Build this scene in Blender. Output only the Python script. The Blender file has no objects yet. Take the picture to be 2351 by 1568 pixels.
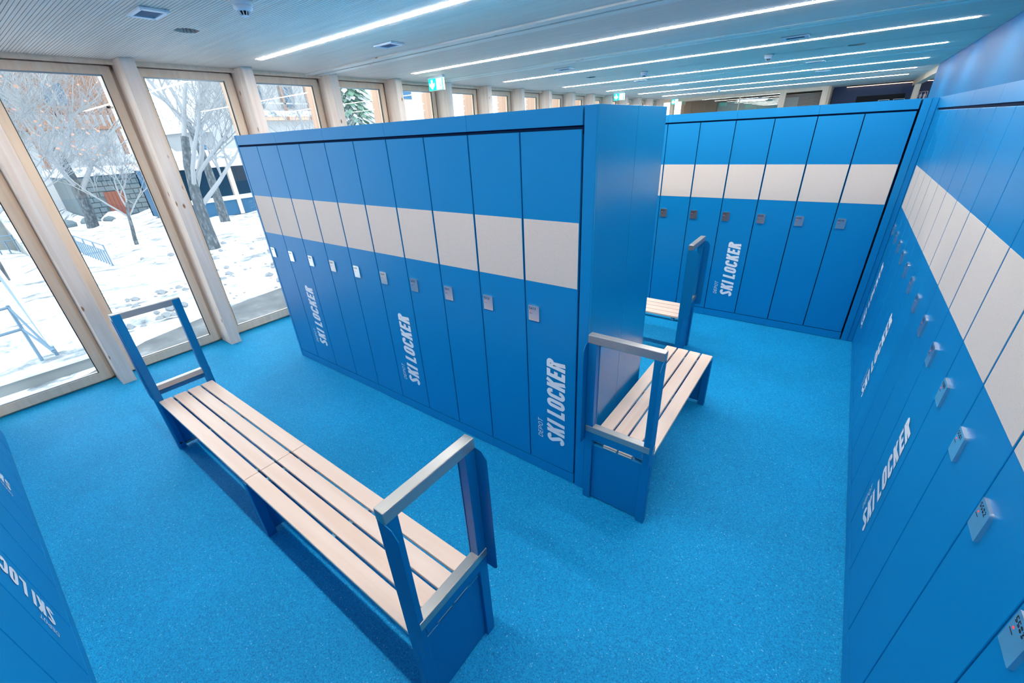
import bpy, math, random
import numpy as np
from mathutils import Vector, Matrix

random.seed(7)
sc = bpy.context.scene
COL = sc.collection

# ------------------------------------------------------------------ camera
YAW, PIT, ROL, FPX, CAMZ = 0.6585, -0.4670, 0.0532, 949.93, 1.989
ca, sa = math.cos(YAW), math.sin(YAW); cb, sb = math.cos(PIT), math.sin(PIT); cc, ss = math.cos(ROL), math.sin(ROL)
R = np.array([[ca, -sa, 0], [sa, ca, 0], [0, 0, 1]]) @ np.array([[1, 0, 0], [0, cb, -sb], [0, sb, cb]]) @ np.array([[cc, 0, ss], [0, 1, 0], [-ss, 0, cc]])
cam = bpy.data.cameras.new('camera'); cam_o = bpy.data.objects.new('camera', cam); COL.objects.link(cam_o)
M = Matrix.Identity(4)
for i in range(3):
    M[i][0] = R[i][0]; M[i][1] = R[i][2]; M[i][2] = -R[i][1]
M[2][3] = CAMZ
cam_o.matrix_world = M
cam.sensor_fit = 'HORIZONTAL'; cam.sensor_width = 36; cam.lens = FPX / 2351 * 36; cam.clip_start = .02; cam.clip_end = 1000
sc.camera = cam_o

# ------------------------------------------------------------------ world, exposure
w = bpy.data.worlds.new('overcast_sky'); sc.world = w; w.use_nodes = True
bg = w.node_tree.nodes['Background']; bg.inputs[0].default_value = (.86, .93, 1.0, 1); bg.inputs[1].default_value = 2.25
sc.view_settings.view_transform = 'Standard'; sc.view_settings.look = 'None'
sc.view_settings.gamma = 1; sc.view_settings.use_curve_mapping = False
sc.view_settings.exposure = 0.98
STRIP_POWER = 40.0

# ------------------------------------------------------------------ materials
def mat(name, col, rough=.5, metal=0, spec=.5, emit=None, es=0):
    m = bpy.data.materials.new(name); m.use_nodes = True
    b = m.node_tree.nodes['Principled BSDF']
    b.inputs['Base Color'].default_value = (*col, 1); b.inputs['Roughness'].default_value = rough
    b.inputs['Metallic'].default_value = metal; b.inputs['Specular IOR Level'].default_value = spec
    if emit: b.inputs['Emission Color'].default_value = (*emit, 1); b.inputs['Emission Strength'].default_value = es
    return m
def nd(m, t, **kw):
    n = m.node_tree.nodes.new(t)
    for k, v in kw.items(): setattr(n, k, v)
    return n
def lk(m, a, b): m.node_tree.links.new(a, b)
def ramp(m, pts):
    r = nd(m, 'ShaderNodeValToRGB'); e = r.color_ramp.elements
    while len(e) < len(pts): e.new(.5)
    for i, (p, c) in enumerate(pts): e[i].position = p; e[i].color = (*c, 1)
    return r
def pos(m, scale=(1, 1, 1)):
    g = nd(m, 'ShaderNodeNewGeometry'); mp = nd(m, 'ShaderNodeMapping'); mp.inputs['Scale'].default_value = scale
    lk(m, g.outputs['Position'], mp.inputs['Vector']); return mp.outputs[0]
def bsdf(m): return m.node_tree.nodes['Principled BSDF']
def bump(m, src, strength, dist):
    b = nd(m, 'ShaderNodeBump'); b.inputs['Strength'].default_value = strength; b.inputs['Distance'].default_value = dist
    lk(m, src, b.inputs['Height']); lk(m, b.outputs[0], bsdf(m).inputs['Normal']); return b

def paint(name, col, rough):
    m = mat(name, col, rough, spec=.36)
    n = nd(m, 'ShaderNodeTexNoise'); n.inputs['Scale'].default_value = 900; n.inputs['Detail'].default_value = 1
    lk(m, pos(m), n.inputs['Vector']); bump(m, n.outputs[0], .12, .0004); return m
BLUE = paint('blue_powder_coat', (.0, .215, .51), .37)
BLUE_S = mat('blue_semi_gloss_paint', (.0, .215, .46), .24, spec=.9)
BLUE_D = mat('dark_locker_inside', (.0, .012, .05), .8, spec=.1)
BLUE_B = paint('blue_bench_paint', (.0, .18, .43), .38)
BLUE_W = mat('blue_gloss_wall', (.0, .17, .40), .50, spec=.06)
NAVY = mat('navy_wall', (.004, .03, .10), .5)
DARKGAP = mat('dark_gap', (.003, .006, .015), .8)

FLOOR = mat('blue_granule_floor', (.0, .3, .7), .62, spec=.25)
n1 = nd(FLOOR, 'ShaderNodeTexVoronoi'); n1.inputs['Scale'].default_value = 260; lk(FLOOR, pos(FLOOR), n1.inputs['Vector'])
sp = nd(FLOOR, 'ShaderNodeSeparateColor'); lk(FLOOR, n1.outputs['Color'], sp.inputs[0])
rp = ramp(FLOOR, [(0, (.0, .19, .46)), (.45, (.0, .31, .62)), (.955, (.0, .38, .70)), (.993, (.04, .44, .74)), (1, (.3, .62, .8))]); lk(FLOOR, sp.outputs[0], rp.inputs[0])
nb = nd(FLOOR, 'ShaderNodeTexNoise'); nb.inputs['Scale'].default_value = 1.1; nb.inputs['Detail'].default_value = 3; lk(FLOOR, pos(FLOOR), nb.inputs['Vector'])
r2 = ramp(FLOOR, [(.3, (.9, .9, .9)), (.7, (1.1, 1.1, 1.1))]); lk(FLOOR, nb.outputs[0], r2.inputs[0])
mx = nd(FLOOR, 'ShaderNodeMix', data_type='RGBA', blend_type='MULTIPLY'); mx.inputs[0].default_value = 1
lk(FLOOR, rp.outputs[0], mx.inputs[6]); lk(FLOOR, r2.outputs[0], mx.inputs[7]); lk(FLOOR, mx.outputs[2], bsdf(FLOOR).inputs['Base Color'])
bump(FLOOR, n1.outputs['Distance'], .7, .002)

BEIGE = mat('speckled_beige_board', (.62, .54, .48), .6)
nz = nd(BEIGE, 'ShaderNodeTexNoise'); nz.inputs['Scale'].default_value = 260; nz.inputs['Detail'].default_value = 4; lk(BEIGE, pos(BEIGE), nz.inputs['Vector'])
rb = ramp(BEIGE, [(.30, (.60, .52, .46)), (.40, (.67, .59, .53)), (.7, (.70, .62, .56))]); lk(BEIGE, nz.outputs[0], rb.inputs[0]); lk(BEIGE, rb.outputs[0], bsdf(BEIGE).inputs['Base Color'])

def wood(name, cols, axis, rough=.5, knots=True, fine=1.0, kcol=(.33, .13, .05)):
    m = mat(name, cols[0], rough)
    s = [26 * fine, 26 * fine, 26 * fine]; s[axis] = 1.3 * fine
    n = nd(m, 'ShaderNodeTexNoise'); n.inputs['Scale'].default_value = 1; n.inputs['Detail'].default_value = 5; n.inputs['Distortion'].default_value = .6
    lk(m, pos(m, s), n.inputs['Vector'])
    r = ramp(m, [(.3, cols[0]), (.55, cols[1]), (.75, cols[2])]); lk(m, n.outputs[0], r.inputs[0])
    out = r.outputs[0]
    if knots:
        s2 = [7, 7, 7]; s2[axis] = 3.2
        v = nd(m, 'ShaderNodeTexVoronoi'); v.inputs['Scale'].default_value = 1; lk(m, pos(m, s2), v.inputs['Vector'])
        k = ramp(m, [(.055, (1, 1, 1)), (.10, (0, 0, 0))]); lk(m, v.outputs['Distance'], k.inputs[0])
        x = nd(m, 'ShaderNodeMix', data_type='RGBA'); lk(m, k.outputs[0], x.inputs[0]); lk(m, out, x.inputs[6]); x.inputs[7].default_value = (*kcol, 1)
        out = x.outputs[2]
    lk(m, out, bsdf(m).inputs['Base Color']); return m
SPRUCE = wood('glazed_spruce', [(.80, .62, .50), (.86, .71, .60), (.90, .79, .71)], 2)
SPRUCE_F = wood('window_spruce', [(.80, .58, .41), (.85, .66, .49), (.88, .72, .57)], 2, knots=False)
SPRUCE_X = wood('ceiling_spruce', [(.78, .68, .58), (.86, .77, .68), (.90, .84, .77)], 0)
TANSTRIP = wood('tan_groove_wood', [(.40, .30, .22), (.46, .36, .28), (.52, .42, .33)], 0)
LARCH = wood('exterior_larch', [(.52, .32, .22), (.58, .38, .27), (.62, .43, .32)], 2, knots=False)
SLATM = wood('whitewashed_slats', [(.82, .66, .56), (.88, .71, .60), (.92, .77, .66)], 0, knots=False, rough=.6)
CEILBACK = mat('ceiling_backing', (.10, .12, .14), .9)
HOLEB = mat('brown_ceiling_void', (.07, .030, .012), .9, spec=0)
BIRCH_X = wood('birch_plywood_along', [(.88, .64, .50), (.92, .71, .58), (.94, .76, .65)], 0, rough=.36, knots=False, fine=.6)
BIRCH_Y = wood('birch_plywood_across', [(.88, .64, .50), (.92, .71, .58), (.94, .76, .65)], 1, rough=.36, knots=False, fine=.6)
STEEL = mat('brushed_steel', (.50, .49, .47), .38, .8)
STEEL_P = mat('lock_steel', (.72, .74, .76), .22, .9)
ALU = mat('grey_aluminium', (.30, .36, .40), .4, .6)
SEAL = mat('black_glazing_seal', (.03, .04, .04), .5)
WHITE = mat('white_print', (.84, .85, .88), .6)
WHITEP = mat('white_plastic', (.62, .72, .80), .4)
BLACK = mat('black_print', (.01, .012, .015), .6, spec=.2)
REDLED = mat('red_led', (.5, .02, .02), .4, emit=(1, .05, .04), es=.5)
VENTB = mat('vent_insert', (.03, .17, .30), .5)
LAMP = mat('lit_diffuser', (1, 1, 1), .5, emit=(1, .95, .88), es=STRIP_POWER)
LAMPW = mat('warm_lit_diffuser', (1, 1, 1), .5, emit=(1, .55, .32), es=2.2)
REFLGLOW = mat('reflection_glow', (1, 1, 1), .5, emit=(1, .98, .9), es=3)  # glow standing in for lights reflected in the partition glass
SIGNG = mat('sign_green', (0, .55, .42), .4, emit=(0, .72, .55), es=.9)
SIGNW = mat('sign_white', (.9, .95, .95), .4, emit=(.9, 1, 1), es=1.1)
SNOW = mat('snow', (.55, .58, .61), .8, spec=.1)
sn = nd(SNOW, 'ShaderNodeTexNoise'); sn.inputs['Scale'].default_value = 2.2; sn.inputs['Detail'].default_value = 8; lk(SNOW, pos(SNOW), sn.inputs['Vector']); bump(SNOW, sn.outputs[0], .8, .16)
sd = nd(SNOW, 'ShaderNodeTexNoise'); sd.inputs['Scale'].default_value = 1.7; sd.inputs['Detail'].default_value = 7; sd.inputs['Roughness'].default_value = .68; lk(SNOW, pos(SNOW, (1, .7, 1)), sd.inputs['Vector'])
sr = ramp(SNOW, [(.52, (.80, .83, .86)), (.58, (.34, .37, .40)), (.66, (.17, .20, .22))]); lk(SNOW, sd.outputs[0], sr.inputs[0]); lk(SNOW, sr.outputs[0], bsdf(SNOW).inputs['Base Color'])
ROAD = mat('wet_snowy_asphalt', (.34, .36, .38), .8, spec=.2)
rn = nd(ROAD, 'ShaderNodeTexNoise'); rn.inputs['Scale'].default_value = 2.5; rn.inputs['Detail'].default_value = 6; lk(ROAD, pos(ROAD), rn.inputs['Vector'])
rr = ramp(ROAD, [(.35, (.10, .105, .11)), (.6, (.14, .145, .15)), (.75, (.24, .25, .26))]); lk(ROAD, rn.outputs[0], rr.inputs[0]); lk(ROAD, rr.outputs[0], bsdf(ROAD).inputs['Base Color'])
CLOD = mat('dirty_snow_lumps', (.24, .26, .28), .9, spec=.1)
BARK = mat('frosty_bark', (.30, .31, .32), .9)
bn = nd(BARK, 'ShaderNodeTexNoise'); bn.inputs['Scale'].default_value = 14; bn.inputs['Detail'].default_value = 5; lk(BARK, pos(BARK, (1, 1, .4)), bn.inputs['Vector'])
br = ramp(BARK, [(.35, (.05, .058, .065)), (.55, (.09, .105, .115)), (.75, (.20, .22, .24))]); lk(BARK, bn.outputs[0], br.inputs[0]); lk(BARK, br.outputs[0], bsdf(BARK).inputs['Base Color'])
TWIG = mat('frosty_twigs', (.30, .32, .34), .9)
LEAFO = mat('orange_dry_leaf', (.50, .27, .19), .8)
NEEDLE = mat('conifer_needles', (.10, .20, .14), .9)
CONC = mat('weathered_concrete', (.26, .28, .28), .9)
STONE = mat('grey_field_stone', (.13, .17, .19), .9)
REDW = mat('red_brown_timber', (.22, .07, .045), .8)
ORANGEW = wood('orange_chalet_timber', [(.20, .09, .045), (.26, .13, .07), (.32, .18, .11)], 1, knots=False)
WHITEWALL = mat('white_render', (.50, .52, .54), .9)
GREYW = mat('grey_board', (.24, .25, .26), .9)
DBLUE = mat('dark_blue_shade', (.02, .10, .20), .7)
RAILM = mat('slate_railing_metal', (.12, .20, .28), .6)
PALEW = mat('pale_timber', (.60, .50, .44), .8)
BROWNR = mat('brown_room_wall', (.20, .12, .07), .8)
GREENR = mat('pale_green_curtain', (.30, .36, .32), .8)

def glass(name, tint, f=.05):
    m = bpy.data.materials.new(name); m.use_nodes = True; nt = m.node_tree; nt.nodes.clear()
    o = nt.nodes.new('ShaderNodeOutputMaterial'); t = nt.nodes.new('ShaderNodeBsdfTransparent'); t.inputs[0].default_value = (*tint, 1)
    g = nt.nodes.new('ShaderNodeBsdfGlossy'); g.inputs['Roughness'].default_value = .0; x = nt.nodes.new('ShaderNodeMixShader')
    lw = nt.nodes.new('ShaderNodeLayerWeight'); lw.inputs[0].default_value = .5
    pw = nt.nodes.new('ShaderNodeMath'); pw.operation = 'POWER'; pw.inputs[1].default_value = 5; nt.links.new(lw.outputs['Facing'], pw.inputs[0])
    ma = nt.nodes.new('ShaderNodeMath'); ma.operation = 'MULTIPLY_ADD'; ma.inputs[1].default_value = .9; ma.inputs[2].default_value = f
    nt.links.new(pw.outputs[0], ma.inputs[0]); nt.links.new(ma.outputs[0], x.inputs[0]); nt.links.new(t.outputs[0], x.inputs[1]); nt.links.new(g.outputs[0], x.inputs[2]); nt.links.new(x.outputs[0], o.inputs[0]); return m
GLASS = glass('window_glass', (.95, .98, .98))

# ------------------------------------------------------------------ mesh helpers
class MB:
    def __init__(s): s.v = []; s.f = []; s.mi = []
    def box(s, x0, y0, z0, x1, y1, z1, mi=0):
        b = len(s.v)
        s.v += [(x0, y0, z0), (x1, y0, z0), (x1, y1, z0), (x0, y1, z0), (x0, y0, z1), (x1, y0, z1), (x1, y1, z1), (x0, y1, z1)]
        s.f += [(b, b+3, b+2, b+1), (b+4, b+5, b+6, b+7), (b, b+1, b+5, b+4), (b+1, b+2, b+6, b+5), (b+2, b+3, b+7, b+6), (b+3, b, b+4, b+7)]; s.mi += [mi]*6
        return s
    def tube(s, pts, rs, n=6, cap=True):
        pts = [Vector(p) for p in pts]; b = len(s.v)
        for i, p in enumerate(pts):
            d = (pts[min(i+1, len(pts)-1)] - pts[max(i-1, 0)]).normalized()
            u = d.cross(Vector((0, 0, 1)) if abs(d.z) < .9 else Vector((1, 0, 0))).normalized(); v = d.cross(u)
            for k in range(n):
                a = 2*math.pi*k/n; s.v.append(tuple(p + (u*math.cos(a) + v*math.sin(a))*rs[i]))
        for i in range(len(pts)-1):
            for k in range(n):
                a = b+i*n+k; c = b+i*n+(k+1) % n; s.f.append((a, c, c+n, a+n)); s.mi.append(0)
        if cap:
            s.f.append(tuple(b+k for k in range(n-1, -1, -1))); s.f.append(tuple(b+(len(pts)-1)*n+k for k in range(n))); s.mi += [0, 0]
        return s
    def prism(s, poly, axis, a, c):
        """extrude a 2D polygon along an axis; poly in the two other axes in order"""
        b = len(s.v); n = len(poly)
        for h in (a, c):
            for p in poly:
                q = list(p); q.insert(axis, h); s.v.append(tuple(q))
        s.f.append(tuple(range(b, b+n))); s.f.append(tuple(range(b+2*n-1, b+n-1, -1)))
        for i in range(n): s.f.append((b+i, b+n+i, b+n+(i+1) % n, b+(i+1) % n))
        s.mi += [0]*(n+2); return s
    def lathe(s, prof, cx, cy, n=20):
        b = len(s.v)
        for r, z in prof:
            for k in range(n): a = 2*math.pi*k/n; s.v.append((cx+r*math.cos(a), cy+r*math.sin(a), z))
        for i in range(len(prof)-1):
            for k in range(n): a = b+i*n+k; c = b+i*n+(k+1) % n; s.f.append((a, c, c+n, a+n)); s.mi.append(0)
        s.f.append(tuple(b+k for k in range(n-1, -1, -1))); s.f.append(tuple(b+(len(prof)-1)*n+k for k in range(n))); s.mi += [0, 0]
        return s
    def mesh(s, name):
        me = bpy.data.meshes.new(name); me.from_pydata(s.v, [], s.f)
        if any(s.mi): me.polygons.foreach_set('material_index', s.mi)
        import bmesh
        bm = bmesh.new(); bm.from_mesh(me); bmesh.ops.recalc_face_normals(bm, faces=bm.faces); bm.to_mesh(me); bm.free()
        return me
    def build(s, name, m, parent=None, bevel=0, smooth=False, kind=None, loc=None):
        me = s.mesh(name)
        for q in (m if isinstance(m, (list, tuple)) else [m]): me.materials.append(q)
        if smooth: me.polygons.foreach_set('use_smooth', [True]*len(me.polygons))
        o = bpy.data.objects.new(name, me); COL.objects.link(o)
        if parent: o.parent = parent
        if loc: o.location = loc
        if bevel:
            bv = o.modifiers.new('bevel', 'BEVEL'); bv.width = bevel; bv.segments = 2; bv.limit_method = 'ANGLE'
            o.data.polygons.foreach_set('use_smooth', [False]*len(o.data.polygons))
        if kind: o['kind'] = kind
        return o
def box(x0, y0, z0, x1, y1, z1): return MB().box(min(x0, x1), min(y0, y1), min(z0, z1), max(x0, x1), max(y0, y1), max(z0, z1))
def empty(name, loc=(0, 0, 0), rz=0):
    o = bpy.data.objects.new(name, None); COL.objects.link(o); o.location = loc; o.rotation_euler = (0, 0, rz); o.empty_display_size = .1; return o
def tag(o, label=None, cat=None, group=None, kind=None):
    if label: o['label'] = label
    if cat: o['category'] = cat
    if group: o['group'] = group
    if kind: o['kind'] = kind
    return o
def children(o): return [c for c in bpy.data.objects if c.parent == o]
def copy_tree(o, parent=None, loc=None, rz=None):
    c = o.copy(); COL.objects.link(c); c.parent = parent
    if loc is not None: c.location = loc
    if rz is not None: c.rotation_euler = (0, 0, rz)
    for ch in children(o): copy_tree(ch, c)
    return c

# ------------------------------------------------------------------ stroke lettering
def arc(cx, cy, rx, ry, a0, a1, n=6):
    return [(cx+rx*math.cos(math.radians(a0+(a1-a0)*i/n)), cy+ry*math.sin(math.radians(a0+(a1-a0)*i/n))) for i in range(n+1)]
def glyph(ch, w, h, t):
    """centre-line strokes of a capital letter or digit in a w x h cell, stroke t"""
    a = t/2; L, Rr, B, T, Mi = a, w-a, a, h-a, h/2; r = min((w-t)/2, h*.22); r2 = min((w-t)/2, (h/2-a)*.98)
    cx = w/2
    if ch == 'S': return [arc(cx, T-r, cx-L, r, 0, 180) + [(L, T-r)] + arc(cx, T-r, cx-L, r, 180, 215, 2)[1:] + [(cx, Mi)] + arc(cx, B+r, cx-L, r, 35, 0, 2) + arc(cx, B+r, cx-L, r, 0, -180)]
    if ch == 'K': return [[(L, 0), (L, h)], [(Rr+t*.1, h), (L+t*.3, Mi-.02*h)], [(L+t*.75, Mi+.06*h), (Rr+t*.1, 0)]]
    if ch in 'I1' and w < h*.35 or ch == 'I': return [[(w/2, 0), (w/2, h)]]
    if ch == 'L': return [[(L, h), (L, B), (w, B)]]
    if ch == 'O' or ch == '0':
        p = arc(cx, T-r, cx-L, r, 0, 180) + arc(cx, B+r, cx-L, r, 180, 360); return [p + [p[0], p[1]]]
    if ch == 'C': return [[(Rr, T-r-.08*h)] + arc(cx, T-r, cx-L, r, 0, 180) + arc(cx, B+r, cx-L, r, 180, 360) + [(Rr, B+r+.08*h)]]
    if ch == 'E': return [[(w, T), (L, T), (L, B), (w, B)], [(L, Mi), (w*.9, Mi)]]
    if ch == 'R': return [[(L, 0), (L, T), (cx, T)] + arc(cx, T-r2*.85, Rr-cx, r2*.85, 90, -90) + [(L, T-r2*1.7)], [(cx, T-r2*1.7), (Rr, 0)]]
    if ch == 'P': return [[(L, 0), (L, T), (cx, T)] + arc(cx, T-r2*.9, Rr-cx, r2*.9, 90, -90) + [(L, T-r2*1.8)]]
    if ch == 'D': return [[(L, B), (L, T), (cx*.9, T)] + arc(cx*.9, Mi, Rr-cx*.9, T-Mi, 90, -90, 10) + [(L, B)]]
    if ch == 'T': return [[(0, T), (w, T)], [(cx, T), (cx, 0)]]
    if ch == '1': return [[(cx-.12*h, T-.18*h), (cx+.03*h, T), (cx+.03*h, 0)]]
    if ch == '2': return [arc(cx, T-r, cx-L, r, 160, -20) + [(L, B), (w, B)]]
    if ch == '3': return [arc(cx, T-r2/2, cx-L, r2/2, 150, -90) + arc(cx, B+r2/2, cx-L, r2/2, 90, -150)]
    if ch == '4': return [[(Rr-.1*w, 0), (Rr-.1*w, h), (L, B+.25*h), (w, B+.25*h)]]
    if ch == '5': return [[(Rr, T), (L, T), (L, Mi)] + arc(cx, B+r2*.62, cx-L, r2*.62, 110, -150)]
    if ch == '6': return [[(Rr, T-.05*h), (cx, T), (L, Mi), (L, B+r2/2)] + arc(cx, B+r2*.6, cx-L, r2*.6, 180, 540, 12)]
    if ch == '7': return [[(0, T), (Rr, T), (cx*.8, 0)]]
    if ch == '8': return [arc(cx, T-r2*.5, cx-L, r2*.5, -90, 270, 12), arc(cx, B+r2*.5, cx-L, r2*.5, -90, 270, 12)]
    if ch == '9': return [[(L, B+.05*h), (cx, B), (Rr, Mi), (Rr, T-r2/2)] + arc(cx, T-r2*.6, cx-L, r2*.6, 0, 360, 12)]
    return []
WID = {'I': .46, 'L': .85, 'E': .86, 'T': .9, '1': .7}
def text2d(txt, h, w, t, gap, space, shear):
    """list of quads (u,v) with u along the line, v up"""
    quads = []; u0 = 0
    for ch in txt:
        if ch == ' ': u0 += space; continue
        cw = w*WID.get(ch, 1.0)
        for st in glyph(ch, cw, h, t):
            P = []
            for p in st:
                if not P or math.hypot(p[0]-P[-1][0], p[1]-P[-1][1]) > 1e-6: P.append(p)
            if len(P) < 2: continue
            nrm = []
            for i in range(len(P)-1):
                dx, dy = P[i+1][0]-P[i][0], P[i+1][1]-P[i][1]; l = math.hypot(dx, dy); nrm.append((-dy/l, dx/l))
            side = []
            for i in range(len(P)):
                if i == 0: n = nrm[0]; k = 1
                elif i == len(P)-1: n = nrm[-1]; k = 1
                else:
                    n = (nrm[i-1][0]+nrm[i][0], nrm[i-1][1]+nrm[i][1]); l = math.hypot(*n) or 1; n = (n[0]/l, n[1]/l)
                    k = 1/max(.35, n[0]*nrm[i][0]+n[1]*nrm[i][1])
                side.append(((P[i][0]+n[0]*t/2*k, P[i][1]+n[1]*t/2*k), (P[i][0]-n[0]*t/2*k, P[i][1]-n[1]*t/2*k)))
            for i in range(len(P)-1):
                quads.append([(u0+a+shear*b, b) for a, b in (side[i][0], side[i+1][0], side[i+1][1], side[i][1])])
        u0 += cw+gap
    return quads, u0-gap
def lettering_mesh(name, items, fn, m, eps=0):
    mb = MB()
    for quads in items:
        for i, q in enumerate(quads):
            b = len(mb.v); mb.v += [fn(u, v, (i % 7)*1e-5) for u, v in q]; mb.f.append((b, b+1, b+2, b+3)); mb.mi.append(0)
    me = mb.mesh(name); me.materials.append(m); return me
q1, l1 = text2d('SKI LOCKER', .120, .0565, .0235, .0095, .026, .15)
q2, l2 = text2d('DEPOT', .033, .0235, .0040, .0065, .01, .2)
k1 = .60/(l1+.018); q1 = [[(u*k1, v) for u, v in q] for q in q1]
q2 = [[(u+.012, v) for u, v in q] for q in q2]
LET = MB()
def putq(quads, lx0, lz0):
    for i, q in enumerate(quads):
        b = len(LET.v); LET.v += [(lx0-v, -.0014-(i % 9)*2e-5, lz0+u) for u, v in q]; LET.f.append((b, b+1, b+2, b+3)); LET.mi.append(0)
putq(q1, .253, .262); putq(q2, .100, .262)
LETME = LET.mesh('lettering'); LETME.materials.append(WHITE)
def number_mesh(s):
    q, l = text2d(s, .0135, .0092, .0021, .0022, .01, 0)
    mb = MB()
    for i, p in enumerate(q):
        b = len(mb.v); mb.v += [(.030+u, -.0082-(i % 9)*1e-5, 1.131+v) for u, v in p]; mb.f.append((b, b+1, b+2, b+3)); mb.mi.append(0)
    for i, (a, c) in enumerate(((.031, .035), (.036, .040), (.041, .044), (.045, .049))):  # tiny status word under the led
        mb.box(a, -.0083, 1.1085, c, -.0080, 1.1105)
    me = mb.mesh('lock_number'); me.materials.append(BLACK); return me

# ------------------------------------------------------------------ ski lockers
P = .32; ZT = 1.988; ZB = .08; ZTOP = 2.074
def shared(mb, name, m, bevel=False):
    me = mb.mesh(name); me.materials.append(m); return me
g = .0035
ME_DOOR = shared(MB().box(g, 0, ZB+.003, P-g, .02, ZT), 'door', BLUE)
ME_BAND = shared(MB().box(g+.004, -.0012, 1.289, P-g-.003, .004, 1.606), 'beige_panel', BEIGE)
def plate():
    x0, x1, z0, z1, r = .024, .092, 1.066, 1.155, .009
    poly = [(x0, z0), (x1-.003, z0), (x1, z0+.003)]
    poly += [(x1-r+r*math.cos(a), z1-r+r*math.sin(a)) for a in [i*math.pi/8 for i in range(5)]]
    poly += [(x0+.002, z1), (x0, z1-.002)]
    b = MB().prism(poly, 1, -.008, .002); return b
ME_PLATE = shared(plate(), 'lock_plate', STEEL_P)
led = MB()
for k in range(10):
    a0, a1 = 2*math.pi*k/10, 2*math.pi*(k+1)/10; b = len(led.v)
    led.v += [(.040, -.0084, 1.1195), (.040+.003*math.cos(a0), -.0084, 1.1195+.003*math.sin(a0)), (.040+.003*math.cos(a1), -.0084, 1.1195+.003*math.sin(a1))]; led.f.append((b, b+1, b+2)); led.mi.append(0)
ME_LED = shared(led, 'status_led', REDLED)
def linkmesh(name, me, parent, loc=(0, 0, 0)):
    o = bpy.data.objects.new(name, me); COL.objects.link(o); o.parent = parent; o.location = loc; return o
_bodies = {}
def locker_unit(loc, rz, numbers, texts, depth, label, group):
    u = empty('ski_locker', loc, rz)
    tag(u, label, 'locker', group)
    if depth not in _bodies:
        b = MB().box(.001, .024, .03, 2*P-.001, depth, ZTOP-.002)
        b.box(.001, .010, ZT-.02, 2*P-.001, .03, ZT+.02)
        _bodies[depth] = shared(b, 'body', BLUE_D)
        _bodies[(depth, 't')] = shared(MB().box(0, .02, ZTOP-.006, 2*P, depth, ZTOP), 'top_panel', BLUE)
        _bodies['h'] = shared(MB().box(.0008, 0, 2.003, 2*P-.0008, .02, ZTOP), 'header_panel', BLUE)
        _bodies['p'] = shared(MB().box(.0005, 0, .004, 2*P-.0005, .02, ZB-.003), 'plinth', BLUE)
    linkmesh('body', _bodies[depth], u); linkmesh('top_panel', _bodies[(depth, 't')], u)
    linkmesh('header_panel', _bodies['h'], u); linkmesh('plinth', _bodies['p'], u)
    for i in (0, 1):
        d = linkmesh('door', ME_DOOR, u, (i*P, 0, 0)); linkmesh('beige_panel', ME_BAND, d)
        linkmesh('lock_plate', ME_PLATE, d)
        linkmesh('status_led', ME_LED, d)
        if numbers and numbers[i]:
            tag(linkmesh('lock_number', number_mesh(numbers[i]), d), kind='stuff')
        if i in texts: linkmesh('lettering', LETME, d)
        bv = d.modifiers.new('bevel', 'BEVEL'); bv.width = .0015; bv.segments = 1; bv.limit_method = 'ANGLE'
    return u
X0, YC = -4.103, 1.719
ordn = ['window end of', 'second from the window in', 'third from the window in', 'fourth from the window in', 'right end of']
for i in range(5):
    a = 5604+2*i
    locker_unit((X0+2*i*P, YC, 0), 0, (str(a), str(a+1)), (1,) if i % 2 == 0 else (), .80,
                'blue ski locker %d and %d, %s the central row' % (a, a+1, ordn[i]), 'ski lockers of the central row')
YB, XB = 4.835, .362
bl = ['in the back row beside the corner', 'second from the corner in the back row', 'third from the corner in the back row', 'fourth from the corner in the back row, hidden']
for i in range(4):
    a = 5569-2*i
    locker_unit((XB-2*P*(i+1), YB, 0), 0, (str(a), str(a+1)), (0,) if i % 2 == 1 else (), .42,
                'blue ski locker %d and %d, %s' % (a, a+1, bl[i]) if i < 3 else 'blue ski locker, '+bl[i], 'ski lockers of the back row')
XR, YR = .464, 4.774
on = ['first', 'second', 'third', 'fourth', 'fifth', 'sixth', 'seventh', 'eighth']
for i in range(8):
    a = 5571+2*i
    locker_unit((XR, YR-2*P*i, 0), -math.pi/2, (str(a), str(a+1)), (0,) if i % 2 == 0 else (), .44,
                'blue two-door ski locker, %s from the corner in the right-hand row' % on[i], 'ski lockers of the right-hand row')
YL = -.362
for i in range(5):
    a = 5620+2*i
    locker_unit((-1.37-2*P*i, YL, 0), math.pi, (str(a), str(a+1)), (0,) if i % 2 == 1 else (), .40,
                'blue two-door ski locker, %s from the viewer in the left foreground row' % on[i], 'ski lockers of the left foreground row')
# end panels and fillers
e = empty('locker_end_panel', (X0+10*P, YC, 0)); tag(e, 'tall blue end casing of the central locker row, beside the short bench', 'panel')
MB().box(.008, -.002, 0, .066, .05, ZTOP).build('front_post', BLUE, e, .002)
MB().box(.064, -.001, .0, .073, .409, ZTOP).build('side_panel', BLUE_S, e, .001)
MB().box(.064, .411, .0, .073, .812, ZTOP).build('side_panel', BLUE_S, e, .001)
MB().box(.008, .04, .01, .060, .80, ZTOP-.001).build('casing', BLUE_D, e)
e = MB().box(X0-.030, YC-.001, .0, X0-.003, YC+.80, ZTOP+.001).build('locker_end_panel', BLUE, None, .001)
tag(e, 'thin blue end panel of the central locker row, facing the windows', 'panel')
e = MB().box(-4.95, -.77, 0, -4.572, YL+.001, ZTOP).build('locker_end_panel', BLUE, None, .001)
tag(e, 'blue end panel closing the left foreground locker row by the window', 'panel')
e = empty('corner_filler', (XB, YB, 0)); tag(e, 'tall blue filler strips in the corner between back row and right-hand row', 'panel')
MB().box(.012, -.002, 0, .062, .40, ZTOP).build('filler_strip', BLUE, e, .001)
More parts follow.
